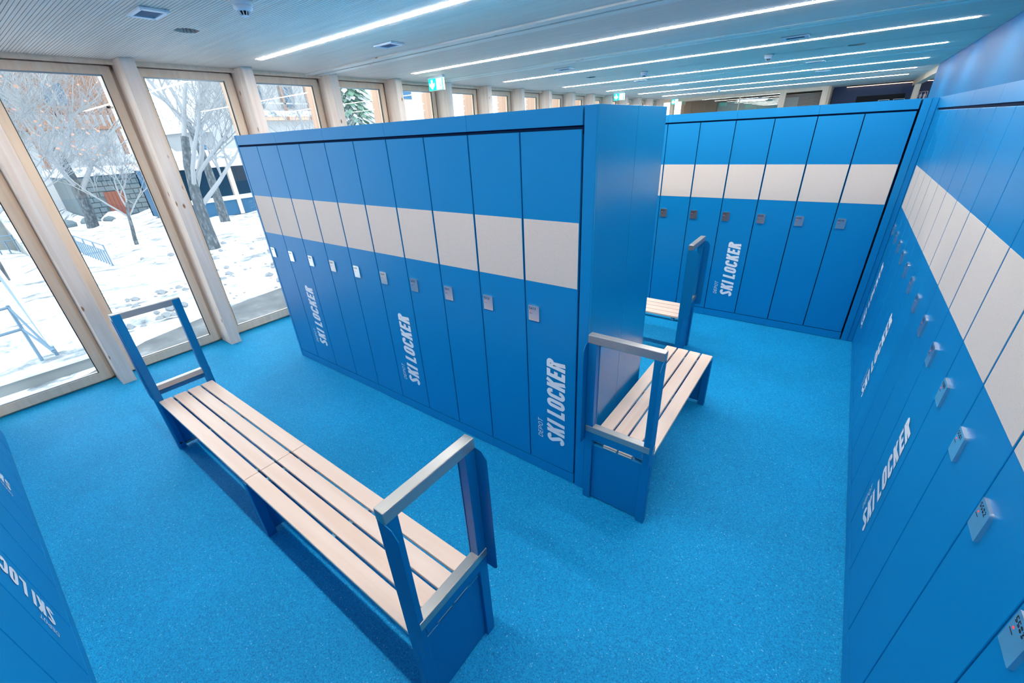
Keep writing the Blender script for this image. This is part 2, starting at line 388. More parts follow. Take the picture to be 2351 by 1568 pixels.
MB().box(.0635, .003, 0, .100, .40, ZTOP).build('filler_strip', BLUE, e, .001)
MB().box(.102, -.059, 0, .14, .40, ZTOP).build('filler_strip', BLUE, e, .001)

# ------------------------------------------------------------------ benches (local: length along -x from the handle end, width along y)
HW = .187; SZ = .424
def slat_set(root, xa, xb, wood_m, inner_at_a, inner_at_b):
    y0 = -.170; sw = .0765; gp = (.34-4*sw)/3
    for k in range(4):
        a = xa+(.022 if k in (0, 3) and inner_at_a else 0); b = xb-(.022 if k in (0, 3) and inner_at_b else 0)
        yy = y0+k*(sw+gp)
        MB().box(a, yy, SZ-.019, b, yy+sw, SZ).build('seat_slat', wood_m, root, .0035)
def end_frame(root, x, sgn):
    """handle frame whose outer face is at x; sgn=+1 outwards is +x"""
    def bx(mb, xo0, y0, z0, xo1, y1, z1):
        a, b = x-sgn*xo0, x-sgn*xo1; mb.box(min(a, b), y0, z0, max(a, b), y1, z1); return mb
    for s in (-1, 1):
        post = bx(MB(), 0, min(s*HW, s*(HW-.045)), 0, .040, max(s*HW, s*(HW-.045)), 1.052).build('post', BLUE_B, root, .0025)
        gm = []
        o0, o1 = -.050, .012
        prof = [(o1, .44), (o0+.012, .44), (o0, .452), (o0, 1.010), (o0+.022, 1.040), (o1, 1.046)]
        poly = [(x-sgn*a, z) for a, z in prof]
        y = s*HW; MB().prism(poly, 1, min(y, y+s*.003), max(y, y+s*.003)).build('ski_guard', BLUE_B, root)
        ip = bx(MB(), .0402, min(s*(HW-.002), s*(HW-.047)), SZ+.0, .043, max(s*(HW-.002), s*(HW-.047)), 1.078).build('post_cover', BLUE_B, root)
        cap = MB(); yy = s*(HW-.022); a = x-sgn*.020
        cap.lathe([(.0, .0), (.008, .0), (.008, .002), (.0, .002)], 0, 0, 12)
        c = cap.build('hole_plug', DARKGAP, root); c.rotation_euler = (0, sgn*math.pi/2 if False else -sgn*math.pi/2, 0); c.location = (x-sgn*.0402, yy, .05)
    r = bx(MB(), -.002, -HW-.002, 1.040, .040, HW+.002, 1.086).build('top_rail', STEEL, root, .004)
    r = bx(MB(), -.004, -HW+.002, .497, .038, HW+.004, .536).build('lower_rail', STEEL, root, .004)
    bx(MB(), -.002, -HW+.0455, .450, .001, HW-.0455, .4965).build('rail_reflection', BLUE_B, root)  # blue colour stands in for the floor mirrored in the steel rail
    bx(MB(), .014, -HW+.046, .012, .020, HW-.046, SZ-.021).build('end_panel', BLUE_B, root)
    bx(MB(), .021, -HW+.046, SZ-.050, .040, HW-.046, SZ-.020).build('cross_bar', BLUE_B, root)
    bx(MB(), .022, -HW+.046, .020, .032, HW-.046, .030).build('foot_bar', STEEL, root)
def leg_frame(root, xa, xb, full=True):
    for s in (-1, 1):
        y0, y1 = sorted((s*(HW-.012), s*(HW-.057)))
        MB().box(xa, y0, 0, xb, y1, SZ-.021).build('leg', BLUE_B, root, .002)
    MB().box((xa+xb)/2-.003, -HW+.057, .02, (xa+xb)/2+.003, HW-.057, SZ-.021).build('leg_panel', BLUE_B, root)
    MB().box(xa-.002, -HW+.058, .020, xa+.006, HW-.058, .030).build('foot_bar', STEEL, root)
def under(root, xs, xa, xb):
    pale = BLUE_B
    for x in xs: MB().box(x-.012, -.160, SZ-.045, x+.012, .160, SZ-.0195).build('cross_bar', ALUB, root)
    for s in (-1, 1): MB().box(xa, s*.148-.010, SZ-.055, xb, s*.148+.010, SZ-.046).build('stringer', BLUE_B, root)
ALUB = paint('pale_blue_bracket', (.10, .40, .62), .4)
def make_bench(two, loc, rz, woodm, label, far_handle):
    root = empty('slatted_bench', loc, rz); tag(root, label, 'bench', 'slatted changing benches')
    end_frame(root, 0, 1)
    if two:
        slat_set(root, -1.368, -.016, woodm, False, True); slat_set(root, -2.695, -1.371, woodm, False, False)
        leg_frame(root, -1.395, -1.352); under(root, (-.10, -.68, -1.30, -1.42, -2.05, -2.62), -2.70, -.05)
        end_frame(root, -2.738, -1)
    else:
        slat_set(root, -1.368, -.016, woodm, False, True); leg_frame(root, -1.368, -1.325); under(root, (-.10, -.68, -1.27), -1.32, -.05)
    return root
b1 = make_bench(True, (-.785, .588, 0), 0, BIRCH_X, 'long birch slat bench in the foreground, steel-capped blue rails at both ends', True)
b2 = make_bench(False, (-.628, 1.672, 0), -math.pi/2, BIRCH_Y, 'short birch slat bench against the end of the central locker row, one railed end', False)
b3 = copy_tree(b1, loc=(-.845, 3.805, 0), rz=0)
b3['label'] = 'birch slat bench half hidden behind the central locker row, in front of the back row'

# ------------------------------------------------------------------ room shell
ZC = 2.71; YF = -.80; XW = -5.36
fl = MB().box(-5.45, YF, -.06, 3.2, 18.2, 0).build('floor', FLOOR); tag(fl, 'bright blue granulated rubber floor', kind='structure')
ceil = MB().box(-5.45, YF, ZC+.028, 3.2, 18.2, ZC+.10).build('ceiling', CEILBACK); tag(ceil, 'whitewashed timber slat ceiling', kind='structure')
holes = [(-3.80, 1.495, .075), (-3.55, 6.99, .075), (-.21, 7.12, .085)]
beams = [(3.165, 3.395), (5.05, 5.30), (8.72, 8.98), (12.6, 12.86)]
strips_y = [.46, 2.355, 4.255, 6.15, 8.01, 9.91, 11.77, 13.6]
bays = []; y = YF
for a, b in beams: bays.append((y, a)); y = b
bays.append((y, 18.2))
pitch = .0195
for (ya, yb) in bays:
    mb = MB(); n = int((yb-ya)/pitch); pp = (yb-ya)/n
    for k in range(n):
        a = ya+k*pp; b = a+pp-.0035; c = (a+b)/2
        segs = [(-5.28, 3.2)]
        for hx, hy, hr in holes:
            if abs(c-hy) < hr:
                dx = math.sqrt(hr*hr-(c-hy)**2); segs = [(segs[0][0], hx-dx), (hx+dx, segs[0][1])]
        if any(abs(c-sy) < .036 for sy in strips_y):
            segs = [q for (s0, s1) in segs for q in ((s0, min(s1, -4.64)), (max(s0, .66), s1)) if q[1] > q[0]]
        for s0, s1 in segs: mb.box(s0, a, ZC, s1, b, ZC+.026)
    mb.build('ceiling_slats', SLATM, ceil, kind='stuff')
for i, (a, b) in enumerate(beams):
    m = (a+b)/2; z0 = ZC-.012 if i == 0 else ZC-.004
    gw = .018 if i == 0 else .010
    MB().box(-5.28, a, z0, 3.2, m-gw, ZC+.026).build('beam_board', SPRUCE_X, ceil)
    MB().box(-5.28, m+gw, z0, 3.2, b, ZC+.026).build('beam_board', SPRUCE_X, ceil)
    MB().box(-5.28, m-gw, ZC+.012, 3.2, m+gw, ZC+.026).build('groove_strip', TANSTRIP, ceil)
for hx, hy, hr in holes:
    MB().lathe([(hr+.002, ZC+.0262), (hr+.002, ZC+.0275)], hx, hy, 24).build('ceiling_hole', HOLEB, ceil)
# wall left: posts, head trim, outer posts
wl = MB().box(-5.30, YF, 2.674, -5.27, 15.6, ZC+.02).build('wall_left', SPRUCE_F); tag(wl, 'glazed timber window wall with spruce posts', kind='structure')
MB().box(-5.45, YF, 2.69, -5.30, 15.6, 2.74).build('head_board', LARCH, wl)
PW, PP, PY = .105, .975, .44
mpost = MB().box(-5.345, 0, 0, -5.094, PW, ZC-.001).mesh('post'); mpost.materials.append(SPRUCE)
mfin = MB().box(-5.68, .008, -.6, -5.43, PW-.008, 3.0).mesh('outer_post'); mfin.materials.append(LARCH)
mof = MB().box(-5.43, -.055, 0, -5.365, PW+.055, 2.69).mesh('outer_frame_stile'); mof.materials.append(SPRUCE_F)
for k in range(-1, 16):
    for nm, me in (('post', mpost), ('outer_post', mfin), ('outer_frame_stile', mof)):
        o = linkmesh(nm, me, wl, (0, PY+PP*k, 0))
        if nm == 'post': bv = o.modifiers.new('bevel', 'BEVEL'); bv.width = .002; bv.segments = 1
MB().box(-5.43, YF, 2.64, -5.365, 15.6, 2.69).build('outer_frame_rail', SPRUCE_F, wl)
MB().box(-5.44, YF, -.02, -5.365, 15.6, .02).build('outer_frame_rail', SPRUCE_F, wl)
# windows: casement frame, seal, pane
def window_frame():
    y0, y1, z0, z1, s, zb = PW+.022, PP-.026, .020, 2.668, .068, .082
    mb = MB(); xo, xi = -5.395, -5.335
    mb.box(xo, y0, z0, xi, y0+s, z1); mb.box(xo, y1-s, z0, xi, y1, z1)
    mb.box(xo, y0+s, z0, xi, y1-s, z0+zb); mb.box(xo, y0+s, z1-s+.004, xi, y1-s, z1)
    return mb, (y0+s, y1-s, z0+zb, z1-s+.004)
fmb, (gy0, gy1, gz0, gz1) = window_frame()
me_fr = fmb.mesh('frame'); me_fr.materials.append(SPRUCE_F)
sm = MB(); t = .007
sm.box(-5.360, gy0, gz0, -5.343, gy0+t, gz1).box(-5.360, gy1-t, gz0, -5.343, gy1, gz1)
me_seal = sm.mesh('glazing_seal'); me_seal.materials.append(SEAL)
sm = MB().box(-5.360, gy0, gz0, -5.343, gy1, gz0+t).box(-5.360, gy0, gz1-.012, -5.343, gy1, gz1)
me_bead = sm.mesh('glazing_bead'); me_bead.materials.append(ALU)
me_pane = MB().box(-5.372, gy0-.01, gz0-.01, -5.366, gy1+.01, gz1+.01).mesh('pane'); me_pane.materials.append(GLASS)
for k in range(-1, 15):
    wn = empty('window_%d' % (k+2), (0, PY+PP*k, 0)); tag(wn, kind='structure')
    wn['label'] = 'floor-to-ceiling timber window, number %d from the left along the window wall' % (k+2)
    for nm, me in (('frame', me_fr), ('glazing_seal', me_seal), ('glazing_bead', me_bead), ('pane', me_pane)): linkmesh(nm, me, wn)
wr = MB().box(.93, YF, 0, .99, 11.45, ZC+.02).build('wall_right', BLUE_W); tag(wr, 'glossy blue wall above the right-hand lockers', kind='structure')
wf = MB().box(-5.45, YF-.06, 0, 1.0, YF, ZC+.1).build('wall_front', BLUE_W); tag(wf, 'blue wall behind the viewer', kind='structure')
# far end of the hall
wb = MB().box(-5.45, 18.2, 0, 3.2, 18.3, ZC+.1).build('wall_back', BROWNR); tag(wb, 'far end wall of the hall', kind='structure')
YP = 15.65
for (x0, x1, z0, z1) in ((-5.40, -.81, 2.625, ZC+.01), (-1.95, -1.80, 0, 2.625), (-.95, -.81, 0, 2.625), (-5.05, -4.93, 0, 2.625), (-3.0, -2.985, 0, 2.625), (-5.40, -.81, 0, .1)):
    MB().box(x0, YP, z0, x1, YP+.12, z1).build('partition_frame', SPRUCE_F, wb)
MB().box(-4.95, YP+.05, .1, -1.94, YP+.06, 2.63).build('partition_pane', GLASS, wb)
MB().box(-4.93, 16.9, 0, -3.9, 17.0, 2.6).build('inner_wall', BROWNR, wb)
MB().box(-3.9, 17.1, 0, -1.6, 17.2, 2.55).build('curtain', GREENR, wb)
for k in range(14):
    MB().box(-1.82, YP+.25, 2.15+k*.032, -.94, YP+.27, 2.163+k*.032).build('blind_slat', PALEW, wb)
MB().box(-.74, 16.75, 0, 1.12, 16.85, ZC+.02).build('navy_partition', NAVY, wb)
MB().box(-.81, YP+.12, 0, -.76, 16.8, ZC).build('return_board', SPRUCE_F, wb)
MB().box(1.12, 17.0, 0, 3.2, 17.1, ZC+.02).build('navy_partition', NAVY, wb)
MB().box(.97, 15.95, 0, 1.09, 16.07, 2.62).build('partition_frame', SPRUCE_F, wb)
MB().box(.96, 11.3, 2.60, 1.10, 16.75, ZC).build('partition_frame', SPRUCE_F, wb)
MB().box(3.15, 11, 0, 3.2, 18.2, ZC).build('side_wall', NAVY, wb)
s = empty('wall_sign_board', (.36, 16.74, 2.25)); tag(s, 'dark sign board with white outlined pictograms on the navy wall', 'sign')
MB().box(-.52, -.02, -.35, .52, 0, .18).build('board', BLACK, s)
for x in (-.02, .30):
    mb = MB()
    for (a, b, c, d) in ((0, 0, .24, .012), (0, .15, .24, .162), (0, 0, .012, .16), (.228, 0, .24, .16)): mb.box(x+a, -.024, -.10+b, x+c, -.02, -.10+d)
    mb.build('pictogram', WHITE, s)
MB().box(-.20, -.024, -.12, -.19, -.02, .02).build('pictogram', WHITE, s)
s = empty('toilet_sign', (1.26, 16.99, 2.36)); tag(s, 'small framed toilet sign with two white figures on the dark wall', 'sign')
mb = MB(); 
for (a, b, c, d) in ((-.09, -.11, .09, -.10), (-.09, .08, .09, .09), (-.09, -.11, -.08, .09), (.08, -.11, .09, .09)): mb.box(a, -.012, b, c, 0, d)
mb.build('sign_frame', WHITE, s)
for x in (-.04, .04):
    mb = MB().prism([(x-.012, -.09), (x+.012, -.09), (x+.028, -.01), (x+.02, .03), (x-.02, .03), (x-.028, -.01)], 1, -.012, -.006)
    mb.prism([(x+.013*math.cos(a), .050+.013*math.sin(a)) for a in [k*math.pi/4 for k in range(8)]], 1, -.012, -.006)
    mb.build('figure', WHITE, s)
for (x, yy) in ((-2.95, 16.4), (-2.60, 16.6)):  # added glowing bodies in place of bright reflections on the partition pane
    s = empty('reflection_glow', (x, yy, 2.55)); tag(s, 'added pill shaped glow for lights mirrored in the far glass partition, %s one' % ('left' if x < -2.8 else 'right'), 'added glow', 'added glows behind the far partition')
    MB().box(-.22, -.05, -.03, .22, .05, .0).build('diffuser', REFLGLOW, s, .02); MB().box(-.24, -.06, 0, .24, .06, .03).build('housing', WHITEP, s)
    MB().box(-.005, -.005, .03, .005, .005, ZC-2.55).build('suspension', WHITEP, s)
# continuous ceiling lights
pl = ['hidden above the viewer', 'nearest in view, over the foreground bench', 'second in view, over the central row', 'third in view', 'fourth in view', 'fifth in view', 'sixth in view', 'last and farthest before the glass partition']
mh = MB().box(-2.64, -.029, .0, 2.65, -.026, .027).box(-2.64, .026, .0, 2.65, .029, .027).box(-2.64, -.029, .020, 2.65, .029, .027).mesh('housing'); mh.materials.append(WHITEP)
md = MB().box(-2.63, -.024, -.004, 2.64, .024, .016).mesh('diffuser'); md.materials.append(LAMP)
for i, yy in enumerate(strips_y):
    s = empty('ceiling_light', (-1.985, yy, ZC)); tag(s, 'long white light strip in the slat ceiling, %s' % pl[i], 'light', 'ceiling light strips')
    linkmesh('housing', mh, s); linkmesh('diffuser', md, s)
for (xa, xb) in ((-.45, .95), (1.12, 1.9)):
    s = empty('warm_light_strip', ((xa+xb)/2, 16.68, ZC-.03)); tag(s, 'dim warm light strip along the top of the navy wall, %s of the timber post' % ('left' if xa < 0 else 'right'), 'light', 'warm light strips')
    MB().box((xa-xb)/2, -.02, -.005, (xb-xa)/2, .02, .005).build('diffuser', LAMPW, s); MB().box((xa-xb)/2, -.025, .005, (xb-xa)/2, .025, .03).build('housing', BLACK, s)
# ceiling vents
def vent(loc, label, dark=False):
    s = empty('ceiling_vent', (loc[0], loc[1], ZC)); tag(s, label, 'vent', 'ceiling vents')
    f = MB(); a, b, c, d = .118, .072, .078, .052
    f.box(-a, -b, -.014, a, -d, -.001).box(-a, d, -.014, a, b, -.001).box(-a, -d, -.014, -c, d, -.001).box(c, -d, -.014, a, d, -.001)
    f.build('frame', WHITEP, s, .002)
    MB().box(-c, -d, -.006, c, d, -.001).build('insert', VENTB, s)
    mb = MB()
    for k in range(10): xx = -c+.008+k*.0155; mb.box(xx, -d+.004, -.010, xx+.006, d-.004, -.006)
    mb.build('louvres', VENTB if not dark else BLACK, s)
    for sx in (-1, 1):
        for sy in (-1, 1): MB().lathe([(.004, -.0155), (.004, -.014)], sx*(a-.016), sy*(b-.009), 8).build('screw', ALU, s)
vl = [((-3.44, 1.178), 'square vent in the slat ceiling at top left, nearest the viewer'), ((-3.36, 2.85), 'ceiling vent between the nearest light strip and the first beam'),
      ((-3.27, 5.66), 'ceiling vent left of the centre beside the third light strip'), ((-.69, 5.78), 'dark ceiling vent at right above the back row, before the third light strip'),
      ((-3.24, 8.34), 'small far ceiling vent between fourth light strip and beam, left side'), ((-.69, 8.53), 'far ceiling vent beyond the fourth light strip, right side'),
      ((-3.22, 10.1), 'farthest ceiling vent on the left side'), ((-.69, 10.4), 'farthest ceiling vent on the right side')]
for i, (l, t_) in enumerate(vl): vent(l, t_, i in (3, 5))
# smoke detectors
def detector(x, y, label, big=True):
    s = empty('smoke_detector', (x, y, ZC)); tag(s, label, 'smoke detector', 'smoke detectors')
    MB().lathe([(.052, -.001), (.052, -.018), (.050, -.022)], 0, 0, 28).build('base', WHITEP, s, smooth=True)
    MB().lathe([(.048, -.022), (.047, -.038), (.036, -.046), (.034, -.047)], 0, 0, 28).build('body', WHITEP, s, smooth=True)
    MB().lathe([(.022, -.046), (.018, -.066)], 0, 0, 20).build('sensor', BLACK, s)
    for k in range(10):
        a = 2*math.pi*k/10; c, d = math.cos(a), math.sin(a)
        MB().tube([(.034*c, .034*d, -.045), (.020*c, .020*d, -.068)], [.0025, .0025], 4).build('cage_rib', WHITEP, s)
    MB().lathe([(.020, -.066), (.018, -.071)], 0, 0, 20).build('cap', WHITEP, s)
detector(-2.895, 1.46, 'white smoke detector at the top edge, nearest the viewer')
detector(-2.75, 7.16, 'small smoke detector between the third and fourth light strips')
detector(-1.08, 6.98, 'small smoke detector right of centre beyond the third light strip')
detector(-2.92, 12.7, 'farthest smoke detector before the glass partition')
# exit signs
def exit_sign(x, y, w_, label, rz=0):
    s = empty('exit_sign', (x, y, 2.545), rz); tag(s, label, 'sign', 'emergency exit signs')
    h = .135; a = w_/2
    MB().box(-a-.004, -.012, -.006, a+.012, .012, 0).build('bottom_edge', STEEL, s)
    MB().box(-a, -.010, 0, a, .010, h).build('light_panel', SIGNG, s)
    MB().box(a, -.010, 0, a+.010, .010, h).build('light_edge', SIGNW, s)
    MB().box(-a, -.022, h, a+.010, .022, ZC-2.545).build('housing', WHITEP, s)
    cx = -a*.52; k = h/.135
    arrow = [(cx, .012*k), (cx+.045*k, .055*k), (cx+.045*k, .088*k), (cx+.016*k, .066*k), (cx+.016*k, .122*k), (cx-.016*k, .122*k), (cx-.016*k, .066*k), (cx-.045*k, .088*k), (cx-.045*k, .055*k)]
    MB().prism(arrow, 1, -.0125, -.0102).build('arrow', SIGNW, s)
    MB().box(.012, -.0125, .006, a*.86, -.0102, h*.97).build('doorway', SIGNW, s)
    m = MB(); u = .012; 
    m.prism([(u+.052, .086), (u+.060, .088), (u+.074, .060), (u+.066, .054)], 1, -.0145, -.0127)
    m.prism([(u+.052, .092), (u+.060, .094), (u+.060, .102), (u+.052, .102)], 1, -.0145, -.0127)
    m.prism([(u+.024, .074), (u+.050, .080), (u+.050, .085), (u+.022, .079)], 1, -.0145, -.0127)
    m.prism([(u+.064, .052), (u+.074, .058), (u+.098, .040), (u+.092, .032)], 1, -.0145, -.0127)
    m.prism([(u+.062, .050), (u+.070, .052), (u+.052, .022), (u+.036, .018), (u+.036, .024), (u+.048, .028)], 1, -.0145, -.0127)
    m.build('running_figure', SIGNG, s)
exit_sign(-4.645, 4.65, .27, 'green lit emergency exit sign with down arrow, nearer one by the windows')
exit_sign(-4.59, 10.5, .25, 'small green emergency exit sign with down arrow, farther one')
exit_sign(-4.80, 15.3, .18, 'tiny green exit sign before the far glass partition')

# ------------------------------------------------------------------ outside
T = [(-60, -.7), (0, -.7), (3.8, -.7), (4.3, -.52), (6.5, -.7), (12, -1.0), (30, -1.5), (70, -1.5), (150, 22), (260, 40)]
def tz(x): return float(np.interp(-5.6-x, [a for a, b in T], [b for a, b in T]))
def hsh(i, j): return math.sin(i*12.9898+j*78.233)*43758.5453 % 1
def terrain():
    xs = [-5.45, -6.5, -7.6, -8.4, -9.3, -9.7, -10, -10.2, -11, -12, -13, -14, -15.5, -17, -19, -21, -24, -28, -33, -40, -50, -62, -80, -100, -130, -160, -250]
    ys = [-60, -30, -15, -8, -4, -2, -1, -.4, 0, .4, .8, 1.2, 1.6, 2, 2.5, 3, 3.5, 4, 4.6, 5.3, 6, 7, 8, 9.5, 11, 13, 16, 20, 25, 32, 42, 60, 90, 140, 220]
    v = []; f = []
    for i, x in enumerate(xs):
        for j, yy in enumerate(ys):
            amp = 0 if x > -9.5 else (.10 if x > -16 else (.22 if x > -40 else 1.2))
            v.append((x, yy, tz(x)+(hsh(i, j)-.5)*amp - (.03 if x > -9.5 else 0)))
    n = len(ys)
    for i in range(len(xs)-1):
        for j in range(n-1): f.append((i*n+j, i*n+j+1, (i+1)*n+j+1, (i+1)*n+j))
    mb = MB(); mb.v = v; mb.f = f; mb.mi = [0]*len(f); return mb
tag(terrain().build('snow_ground', SNOW, smooth=True), 'snow-covered ground outside the windows', kind='structure')
tag(MB().prism([(-5.75, -60), (-5.75, 120), (-10.5, 120), (-9.35, 9), (-9.0, 4), (-8.75, 2.6), (-8.3, 1.2), (-7.7, .4), (-7.5, -1), (-7.2, -60)], 2, -.9, -.695).build('road', ROAD), 'grey slushy road close to the windows', kind='structure')
tag(MB().box(-5.75, -60, -.9, -5.43, 120, -.30).build('foundation', CONC), 'concrete plinth below the window wall', kind='structure')
# snow clods
mb = MB()
for k in range(260):
    if k < 150: x = -8.9-random.random()*1.8; yy = .8+random.random()*6
    else: x = -11-random.random()*6; yy = 3.2+random.random()*6
    r = .03+.09*random.random()**2; z = tz(x)
    b = len(mb.v)
    for (a, c, d) in ((1, 0, 0), (-1, 0, 0), (0, 1, 0), (0, -1, 0), (0, 0, .8), (.6, .6, .4), (-.6, .5, .45), (.5, -.6, .4), (-.5, -.6, .5)):
        mb.v.append((x+a*r*(.7+.5*random.random()), yy+c*r*(.7+.5*random.random()), z+d*r+.02))
    for t_ in ((0, 5, 4), (5, 2, 4), (2, 6, 4), (6, 1, 4), (1, 8, 4), (8, 3, 4), (3, 7, 4), (7, 0, 4), (0, 2, 5), (2, 1, 6), (1, 3, 8), (3, 0, 7)): mb.f.append(tuple(b+q for q in t_)); mb.mi.append(0)
tag(mb.build('snow_clods', CLOD), 'lumps of broken snow on the bank beside the road', 'snow', kind='stuff')
# bare trees
def tree(x, y, h, r0, label, seed, lean=(0, 0), fork=.35, leaves=0, dens=1.0, name='bare_tree', levels=6, spread=.55):
    rnd = random.Random(seed); z = tz(x)-.1
    root = empty(name, (x, y, z)); tag(root, label, 'tree', 'bare trees outside')
    tr = MB(); br = MB(); tips = []
    def grow(p, d, L, r, lev):
        pts = [p]; rs = [r]; q = p.copy(); dd = d.copy(); ns = 3 if lev > 1 else 4
        for i in range(ns):
            dd = (dd+Vector((rnd.uniform(-1, 1), rnd.uniform(-1, 1), rnd.uniform(-.3, .7)))*.16).normalized()
            q = q+dd*(L/ns); pts.append(q.copy()); rs.append(r*(1-.45*(i+1)/ns))
        (tr if lev == 0 else br).tube(pts, rs, 8 if lev == 0 else (5 if lev < 3 else 3), cap=False) if lev < 5 else br.tube([pts[0], pts[-1]], [rs[0], rs[-1]*.6], 3, cap=False)
        if lev >= levels: tips.append(q); return
        nb = max(2, int((4.0 if lev < 2 else 3.3)*dens+rnd.random()))
        for i in range(nb):
            t_ = rnd.uniform(.35, 1) if lev > 0 else rnd.uniform(fork, 1); 
            if i == 0: t_ = 1
            ii = min(ns-1, int(t_*ns)); bp = pts[ii].lerp(pts[ii+1], t_*ns-ii) if t_ < 1 else pts[-1]
            a = rnd.uniform(0, 2*math.pi); sd = Vector((math.cos(a), math.sin(a), .35))
            nd_ = (dd*(1-spread)+sd*spread*rnd.uniform(.6, 1.2)).normalized() if i else (dd+Vector((rnd.uniform(-.2, .2), rnd.uniform(-.2, .2), .1))).normalized()
            grow(bp, nd_, L*rnd.uniform(.55, .8), max(.006, rs[ii]*rnd.uniform(.45, .68)), lev+1)
    grow(Vector((0, 0, 0)), Vector((lean[0], lean[1], 1)).normalized(), h*.36, r0, 0)
    tr.build('trunk', BARK, root, smooth=True); br.build('branches', TWIG, root, smooth=True, kind='stuff')
    if leaves:
        lf = MB()
        for q in rnd.sample(tips, min(len(tips), leaves)):
            s_ = rnd.uniform(.02, .045); a = Vector((rnd.uniform(-1, 1), rnd.uniform(-1, 1), rnd.uniform(-1, 1))).normalized()*s_; c = a.cross(Vector((.3, .5, .8))).normalized()*s_
            b = len(lf.v); lf.v += [tuple(q+a), tuple(q+c), tuple(q-a), tuple(q-c)]; lf.f.append((b, b+1, b+2, b+3)); lf.mi.append(0)
        lf.build('dry_leaves', LEAFO, root, kind='stuff')
    return root
tree(-15.56, 4.87, 9.5, .19, 'grey bare tree with the thickest trunk, seen through the second window gap', 3, dens=1.1)
tree(-22.9, 8.0, 12, .22, 'grey bare tree standing behind the thick-trunked one, nearer the locker row', 11, dens=1.1)
tree(-19.8, 3.86, 4.6, .07, 'thin young tree standing alone in the white snow field', 5, fork=.6, leaves=60)
tree(-31.0, 4.66, 11, .26, 'pale bare tree beside the stone wall, left of the red door', 8, dens=1.1, leaves=200)
tree(-17.5, .4, 8.5, .12, 'bare tree with scattered orange dry leaves at far left', 21, dens=1.15, leaves=600)
tree(-13.5, -.3, 7.5, .08, 'slender leaning bare tree at the left edge with rusty leaves', 31, lean=(0, .25), dens=1.1, leaves=500)
tree(-24.0, 13.5, 9.5, .14, 'fine bare tree with hanging seed pods behind the third window', 14, leaves=250)
tree(-26.0, 2.6, 9.0, .12, 'bare tree with tangled twigs in front of the orange chalet', 51, dens=1.15, leaves=300)
# conifer
s = empty('snowy_conifer', (-30, 20.9, tz(-30)-.1)); tag(s, 'dark green snow-dusted conifer behind the fourth window', 'tree')
MB().tube([(0, 0, 0), (0, 0, 11)], [.25, .05], 8).build('trunk', BARK, s)
nm_ = MB(); rnd = random.Random(2)
for k in range(900):
    z = 1+10*rnd.random()**.9; R_ = (11.5-z)*.30*rnd.uniform(.4, 1); a = rnd.uniform(0, 6.283); c, d = math.cos(a), math.sin(a)
    x, yy = R_*c, R_*d; L = .35; b = len(nm_.v)
    nm_.v += [(x-c*L, yy-d*L, z+.15), (x-d*.22, yy+c*.22, z-.05), (x+c*L, yy+d*L, z-.28), (x+d*.22, yy-c*.22, z-.05)]; nm_.f.append((b, b+1, b+2, b+3)); nm_.mi.append(1 if rnd.random() < .22 else 0)
nm_.build('needle_boughs', [NEEDLE, SNOW], s, kind='stuff')
# fence with vertical bars
def railing(p0, p1, h, label, nb=16):
    p0 = Vector(p0); p1 = Vector(p1); s = empty('bar_railing', p0); tag(s, label, 'railing'); d = p1-p0; up = Vector((0, 0, h))
    MB().tube([up, d+up], [.02, .02], 6).build('top_rail', RAILM, s); MB().tube([up*.72, d+up*.72], [.015, .015], 6).build('mid_rail', RAILM, s)
    for k in range(nb):
        q = d*(k/(nb-1)); MB().tube([q, q+up*(1 if k % 4 == 0 else .72)], [.02, .02], 4).build('bar', RAILM, s)
railing((-17.2, 2.6, -1.05), (-23.5, 2.45, -1.1), .62, 'slate grey bar railing sunk in the snow, beyond the foreground bench handle', 22)
railing((-23.6, 2.25, -1.1), (-24.5, -1.2, -1.1), .62, 'slate grey bar railing at the left edge behind the concrete wall', 16)
# left stair side: sheet parapet, pipe handrails, retaining walls
s = empty('stair_parapet', (-8.94, .27, tz(-8.9))); tag(s, 'slate blue sheet-metal stair parapet with a white top rail at lower left', 'parapet')
MB().prism([(0, 0), (0, .1), (-1.35, .80), (-4.2, 1.35), (-4.2, .70), (-1.5, .25)], 1, -.02, .02).build('sheet', RAILM, s)
MB().tube([(-.02, 0, .16), (-1.35, 0, .86), (-4.2, 0, 1.42)], [.022]*3, 6).build('top_rail', WHITEP, s)
s = empty('pipe_handrail', (-8.55, .22, -.6)); tag(s, 'blue-grey pipe handrail sloping beside the steps at lower left', 'handrail')
for k, z in enumerate((.75, .42)):
    MB().tube([(.15, .02, .12+k*.02), (-.35, -.12, z), (-.35, -1.6, z-.08)], [.022]*3, 6).build('rail', RAILM, s)
MB().tube([(-.35, -.12, -.1), (-.35, -.12, .78)], [.02]*2, 6).build('baluster', RAILM, s)
MB().tube([(-.35, -1.3, -.1), (-.35, -1.3, .70)], [.02]*2, 6).build('baluster', RAILM, s)
s = empty('retaining_wall', (-21.5, 1.6, -1.3)); tag(s, 'low concrete retaining wall capped with snow at far left', 'wall')
MB().prism([(0, 0), (0, .35), (-4.5, 1.55), (-4.5, 0)], 1, -.2, 0).build('wall', CONC, s)
MB().prism([(.05, .34), (.05, .44), (-4.5, 1.72), (-4.5, 1.54)], 1, -.25, .05).build('snow_cap', SNOW, s)
MB().box(-4.5, -6, 0, -4.3, -.2, 1.5).build('wall', CONC, s); MB().box(-4.55, -6, 1.5, -4.2, -.1, 1.66).build('snow_cap', SNOW, s)
s = empty('kerb_wall', (-8.0, -.9, -.8)); tag(s, 'snow-capped low kerb wall beside the road at lower left', 'wall')
MB().box(-.12, -4, 0, .0, 1.5, .22).build('wall', CONC, s); MB().box(-.16, -4, .22, .04, 1.45, .27).build('snow_cap', SNOW, s, .01)
